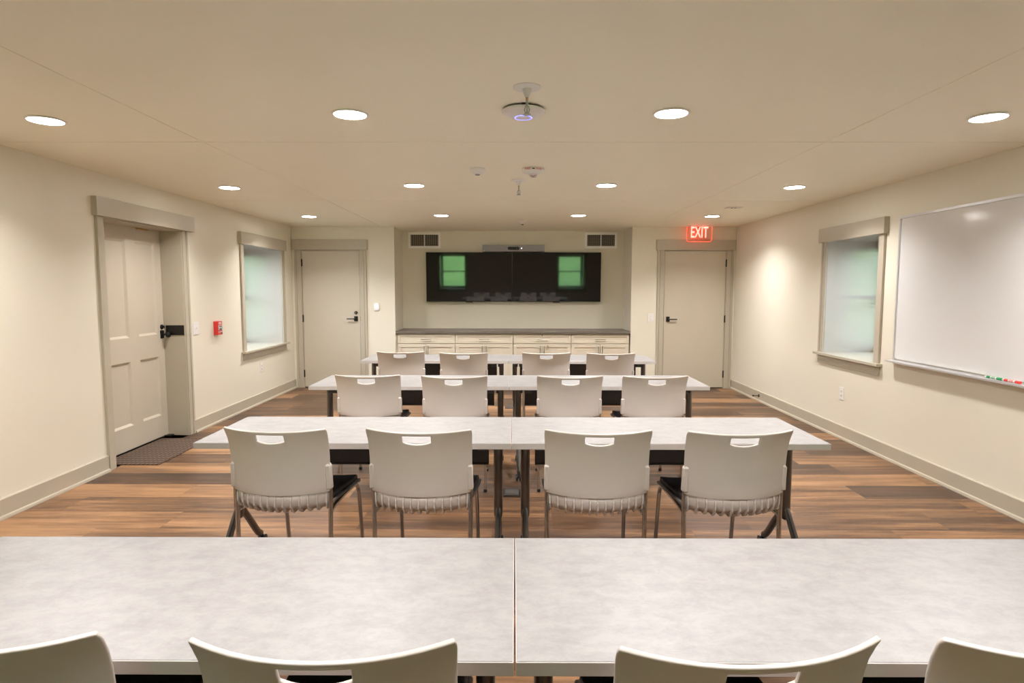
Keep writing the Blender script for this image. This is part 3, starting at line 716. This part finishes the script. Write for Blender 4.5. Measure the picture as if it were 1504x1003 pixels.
def grille(x0, x1, z0, z1, label):
    cx, cz_ = (x0+x1)/2, (z0+z1)/2; w, h = (x1-x0)/2, (z1-z0)/2
    r = empty('vent_grille', (cx, YW, cz_)); tag(r, label, 'vent', 'wall vents in the alcove'); b = .036
    bm = bmesh.new()
    for a in ((-w, -h, -w+b, h), (w-b, -h, w, h), (-w+b, -h, w-b, -h+b), (-w+b, h-b, w-b, h)): box(bm, a[0], -.012, a[1], a[2], 0, a[3])
    box(bm, -.006, -.011, -h+b, .006, -.001, h-b)
    obj('frame', bm, M['white_metal'], r, bevel=.002)
    bx('duct_shade', M['duct_dark'], r, -w+b, -.0012, -h+b, w-b, -.0002, h-b)  # flat dark sheet standing in for the shade inside the duct
    bm = bmesh.new(); n = 8
    for i in range(n):
        z = -h+b+(i+.5)*(2*(h-b))/n; box(bm, -w+b, -.007, z-.002, w-b, -.003, z+.002)
    n = 14
    for i in range(n):
        x = -w+b+(i+.5)*(2*(w-b))/n; box(bm, x-.0013, -.004, -h+b, x+.0013, -.0015, h-b)
    obj('louvres', bm, M['trim'], r)
grille(-1.677, -1.168, 2.118, 2.366, 'white framed vent grille at the upper left of the alcove')
grille(1.105, 1.612, 2.118, 2.366, 'white framed vent grille at the upper right of the alcove')

# ------------------------------------------------------------------ training tables
TL_, TD, TT = 1.520, .61, .030
def make_table():
    r = empty('training_table')     # origin: middle of the edge nearest the viewer, on the floor
    x0, x1 = -TL_/2, TL_/2
    bm = bmesh.new(); box(bm, x0+.002, .002, .74-TT+.001, x1-.002, TD-.002, .74); tp = obj('tabletop', bm, M['laminate'], r, bevel=.0015)
    bm = bmesh.new(); t = .003; z0, z1 = .74-TT, .7385
    box(bm, x0, 0, z0, x1, t, z1); box(bm, x0, TD-t, z0, x1, TD, z1); box(bm, x0, t, z0, x0+t, TD-t, z1); box(bm, x1-t, t, z0, x1, TD-t, z1)
    obj('edge_band', bm, M['edge_band'], tp, bevel=.001)
    for s in (-1, 1):
        lx = s*(TL_/2-.070)
        # column with rounded lower end
        bm = bmesh.new(); n = 20
        prof = [(.024, .705), (.024, .300), (.0225, .278), (.018, .262), (.008, .254)]
        rings = []
        for rr, z in prof: rings.append([bm.verts.new((lx+rr*math.cos(2*PI*i/n), .305+rr*1.25*math.sin(2*PI*i/n), z)) for i in range(n)])
        for A, B in zip(rings, rings[1:]):
            for i in range(n): bm.faces.new((A[i], A[(i+1) % n], B[(i+1) % n], B[i]))
        bm.faces.new(rings[0]); bm.faces.new(rings[-1]); obj('leg_column', bm, M['bronze'], r, smooth=True)
        # flip bracket under the top
        bm = bmesh.new(); box(bm, lx-.022, .18, .690, lx+.022, .43, .709); box(bm, lx-s*.022-.012, .22, .650, lx-s*.022+.012, .40, .706)
        box(bm, lx-s*.075-.028, .18, .655, lx-s*.075+.028, .25, .709); 
        lathe(bm, [(.012, -.012), (.012, 0)], (lx-s*.075, .18, .680), 'y', 12)
        obj('flip_bracket', bm, M['bracket_grey'], r, bevel=.003)
        for e in (-1, 1):
            pts = smooth_path([(lx, .305+e*.008, .325), (lx, .305+e*.055, .275), (lx, .305+e*.150, .170), (lx, .305+e*.225, .085), (lx, .305+e*.270, .064)], 2)
            rad = [.0125 + .004*math.sin(PI*i/(len(pts)-1)) for i in range(len(pts))]
            bm = bmesh.new(); tube(bm, pts, rad, 10, ry=1.35); ft = obj('foot', bm, M['foot'], r, smooth=True)
            cyy = .305+e*.282
            bm = bmesh.new()
            for q in (-1, 1): lathe(bm, [(.014, -.008), (.0255, -.006), (.0262, 0), (.0255, .006), (.014, .008)], (lx+q*.013, cyy, .0262), 'x', 20)
            lathe(bm, [(.007, -.02), (.007, .02)], (lx, cyy, .0262), 'x', 10); tube(bm, [(lx, cyy-e*.012, .072), (lx, cyy, .048), (lx, cyy, .026)], .008, 8)
            obj('caster', bm, M['black_plastic'], r, smooth=True)
    bm = bmesh.new(); box(bm, -TL_/2+.125, .440, .512, TL_/2-.125, .446, .706); box(bm, -TL_/2+.125, .430, .512, TL_/2-.125, .440, .518)
    obj('modesty_panel', bm, M['dark_panel'], r)
    bm = bmesh.new(); box(bm, -TL_/2+.09, .285, .672, TL_/2-.09, .325, .700); obj('crossbar', bm, M['black_metal'], r, bevel=.003)
    return r
t0 = make_table()
TABLES = [(.001, 1.157, -.0012, .0018, 'nearest the viewer'), (-.014, 2.888, 0, 0, 'second from the viewer'), (-.043, 4.6245, .005, .0055, 'third from the viewer'), (-.066, 6.296, -.012, -.012, 'nearest the screens')]
first = True
for sx_, y, al, ar, lab in TABLES:
    for s, a in ((-1, al), (1, ar)):
        o = t0 if first else copy_tree(t0); first = False
        h = TL_/2+.0012        # pivot at the far end of the seam, the joint opens slightly towards the viewer
        o.location = (sx_+s*h*math.cos(a)+TD*math.sin(a), y+TD+s*h*math.sin(a)-TD*math.cos(a), 0); o.rotation_euler = (0, 0, a)
        tag(o, 'pale stone-topped training table, %s, %s half' % ({'nearest the viewer': 'row nearest the viewer'}.get(lab, 'row '+lab), 'left' if s < 0 else 'right'), 'table', 'training tables in four rows')

# ------------------------------------------------------------------ stacking chairs
def make_chair():
    r = empty('stacking_chair')       # origin on the floor under the upper corners of the back; faces +y
    # rows of the back shell: (z centre, y centre, z side, y side, half width)
    R = [(.854, -.056, .862, .000, .2310), (.847, -.054, .850, .010, .2335), (.840, -.051, .838, .017, .2332), (.804, -.038, .806, .032, .2310), (.770, -.026, .770, .042, .2295),
         (.730, -.017, .730, .049, .2285), (.690, -.012, .690, .053, .2280), (.650, -.008, .655, .055, .2280), (.615, -.007, .625, .056, .2285), (.580, -.009, .590, .057, .2265),
         (.552, -.012, .560, .058, .2210)]
    us = [-1, -.97, -.90, -.78, -.62, -.46, -.36, -.285, -.27, -.18, -.09, 0, .09, .18, .27, .285, .36, .46, .62, .78, .90, .97, 1]
    def P(row, u):
        zc, yc, zs, ys, w_ = row; t = abs(u)**2.1
        y = yc+(ys-yc)*t; z = zc+(zs-zc)*(abs(u)**2.4)
        return Vector((u*w_, y, z))
    bm = bmesh.new(); V = []
    for k, row in enumerate(R):
        L = []
        for u in us:
            p = P(row, u)
            if k == 3 and abs(u) < .28: p.z += .006-.011*(1-(abs(u)/.285)**2)
            if abs(u) < .28 and k == 2: p.z = .840
            L.append(bm.verts.new(p))
        V.append(L)
    for k in range(len(R)-1):
        for i in range(len(us)-1):
            if k == 2 and abs(us[i]) < .28 and abs(us[i+1]) < .28: continue
            bm.faces.new((V[k][i], V[k][i+1], V[k+1][i+1], V[k+1][i]))
    sh = obj('backrest', bm, M['plastic'], r, smooth=True)
    m = sh.modifiers.new('solidify', 'SOLIDIFY'); m.thickness = .0105; m.offset = 1 if False else -1
    m.use_even_offset = True
    b = sh.modifiers.new('bevel', 'BEVEL'); b.width = .0040; b.segments = 3; b.limit_method = 'ANGLE'; b.angle_limit = math.radians(50)
    # ribbed lower shell curling under towards the seat
    Q = [(.556, -.010, .562, .059, .2185), (.532, -.016, .540, .058, .2180), (.508, -.014, .515, .060, .2170), (.488, .000, .494, .070, .2155), (.475, .024, .480, .088, .2130), (.470, .060, .474, .112, .2100)]
    bm = bmesh.new(); V = []; uu = [i/12-1 for i in range(25)]
    for row in Q: V.append([bm.verts.new(P(row, u)) for u in uu])
    for k in range(len(Q)-1):
        for i in range(len(uu)-1): bm.faces.new((V[k][i], V[k][i+1], V[k+1][i+1], V[k+1][i]))
    lo = obj('lower_shell', bm, M['plastic'], r, smooth=True)
    m = lo.modifiers.new('solidify', 'SOLIDIFY'); m.thickness = .006; m.offset = -1
    bm = bmesh.new()
    for i in range(13):
        u = -.96+1.92*i/12; outp = []; inn = []
        for k, row in enumerate(Q):
            p = P(row, u); q = P(row, u)
            nrm = [Vector((0, -1, 0)), Vector((0, -1, -.15)), Vector((0, -1, -.5)), Vector((0, -.75, -.9)), Vector((0, -.35, -1)), Vector((0, 0, -1))][k].normalized()
            hgt = (.001, .008, .012, .014, .012, .004)[k]
            outp.append(p+nrm*hgt); inn.append(q-nrm*.003)
        t = .0030; poly = outp+inn[::-1]
        A = [bm.verts.new(p+Vector((-t, 0, 0))) for p in poly]; B = [bm.verts.new(p+Vector((t, 0, 0))) for p in poly]; n = len(poly)
        for j in range(n): bm.faces.new((A[j], A[(j+1) % n], B[(j+1) % n], B[j]))
        m_ = len(outp)
        for j in range(m_-1):
            bm.faces.new((A[j], A[j+1], A[n-2-j], A[n-1-j])); bm.faces.new((B[j], B[n-1-j], B[n-2-j], B[j+1]))
    obj('ribs', bm, M['plastic'], lo)
    # side brackets that take the frame tube
    for s in (-1, 1):
        bm = bmesh.new(); sec = [(.690, .6), (.680, 1.0), (.630, 1.0), (.590, 1.05), (.572, 1.05)]
        rings = []
        for z, k in sec:
            yc = .048+(.690-z)*.08; xa, xb = s*.2130, s*(.2130+.0215*k)
            rings.append([bm.verts.new(p) for p in ((xa, yc-.020*k, z), (xb, yc-.016*k, z), (xb, yc+.016, z), (xa, yc+.018, z))])
        for A, B in zip(rings, rings[1:]):
            for i in range(4): bm.faces.new((A[i], A[(i+1) % 4], B[(i+1) % 4], B[i]))
        bm.faces.new(rings[0]); bm.faces.new(rings[-1])
        obj('side_bracket', bm, M['plastic'], r, bevel=.004, smooth=True)
    # frame: rear legs
    for s in (-1, 1):
        bm = bmesh.new(); tube(bm, smooth_path([(s*.223, .063, .62), (s*.222, .066, .50), (s*.220, .058, .25), (s*.218, .040, .012)], 2), .0105, 12)
        lg = obj('leg', bm, M['chrome'], r, smooth=True)
        bm = bmesh.new(); lathe(bm, [(.013, 0), (.014, .004), (.012, .020)], (s*.218, .040, 0), n=14); obj('glide', bm, M['black_plastic'], lg, smooth=True)
        bm = bmesh.new(); tube(bm, smooth_path([(s*.220, .066, .455), (s*.203, .16, .462), (s*.200, .42, .466), (s*.201, .490, .455), (s*.203, .510, .38), (s*.206, .560, .012)], 3), .0105, 12)
        lg = obj('leg', bm, M['chrome'], r, smooth=True)
        bm = bmesh.new(); lathe(bm, [(.013, 0), (.014, .004), (.012, .020)], (s*.206, .560, 0), n=14); obj('glide', bm, M['black_plastic'], lg, smooth=True)
    bm = bmesh.new(); tube(bm, [(-.200, .36, .465), (.200, .36, .465)], .009, 10)
    obj('stretcher', bm, M['chrome'], r, smooth=True)
    # seat pan and cushion
    def seat_grid(z_off, inset, thick, name, m_, crown):
        bm = bmesh.new(); ys_ = [.10, .12, .16, .22, .30, .38, .44, .475, .492]; xs_ = [-1, -.92, -.7, -.35, 0, .35, .7, .92, 1]; V = []
        for y in ys_:
            w_ = .205+.028*min(1, max(0, (y-.05)/.3)) - inset; 
            if y > .46: w_ -= (y-.46)*.6   # rounded front corners
            yy = y-(inset if y > .3 else -inset)
            y += .03; zb = .482+.008*((y-.05)/.4) - (.028*((y-.46)/.06)**2 if y > .46 else 0)
            L = []
            for x in xs_:
                L.append(bm.verts.new((x*w_, yy, zb+z_off+.010*abs(x)**3 + crown*(1-x*x)*(1-((y-.27)/.23)**2))))
            V.append(L)
        for A, B in zip(V, V[1:]):
            for i in range(len(xs_)-1): bm.faces.new((A[i], A[i+1], B[i+1], B[i]))
        o = obj(name, bm, m_, r, smooth=True)
        md = o.modifiers.new('solidify', 'SOLIDIFY'); md.thickness = thick; md.offset = -1
        b = o.modifiers.new('bevel', 'BEVEL'); b.width = min(.006, thick*.4); b.segments = 3; b.limit_method = 'ANGLE'; b.angle_limit = math.radians(50)
        return o
    seat_grid(0, 0, .012, 'seat_pan', M['seat_shell'], 0)
    seat_grid(.024, .012, .024, 'seat_cushion', M['cushion'], .010)
    return r
c0 = make_chair()
CH = [[(-.980, 1.055, 0), (-.337, 1.036, .0), (.413, 1.031, .075), (.990, 1.045, 0)],
      [(-1.064, 2.690, -.08), (-.4235, 2.677, -.045), (.3685, 2.665, -.015), (.988, 2.657, .06)],
      [(-1.058, 4.398, 0), (-.430, 4.353, 0), (.396, 4.363, .01), (1.007, 4.370, .04)],
      [(-1.128, 6.065, 0), (-.498, 5.975, 0), (.310, 5.987, 0), (.934, 5.950, 0)]]
rl = ['in the row nearest the viewer', 'in the second row from the viewer', 'in the third row from the viewer', 'in the row nearest the screens']
cl = ['leftmost', 'second from the left', 'second from the right', 'rightmost']
first = True
for i, row in enumerate(CH):
    for j, (x, y, a) in enumerate(row):
        o = c0 if first else copy_tree(c0); first = False
        o.location = (x, y, 0); o.rotation_euler = (0, 0, a)
        tag(o, 'greige stacking chair %s, %s' % (rl[i], cl[j]), 'chair', 'stacking chairs at the tables')
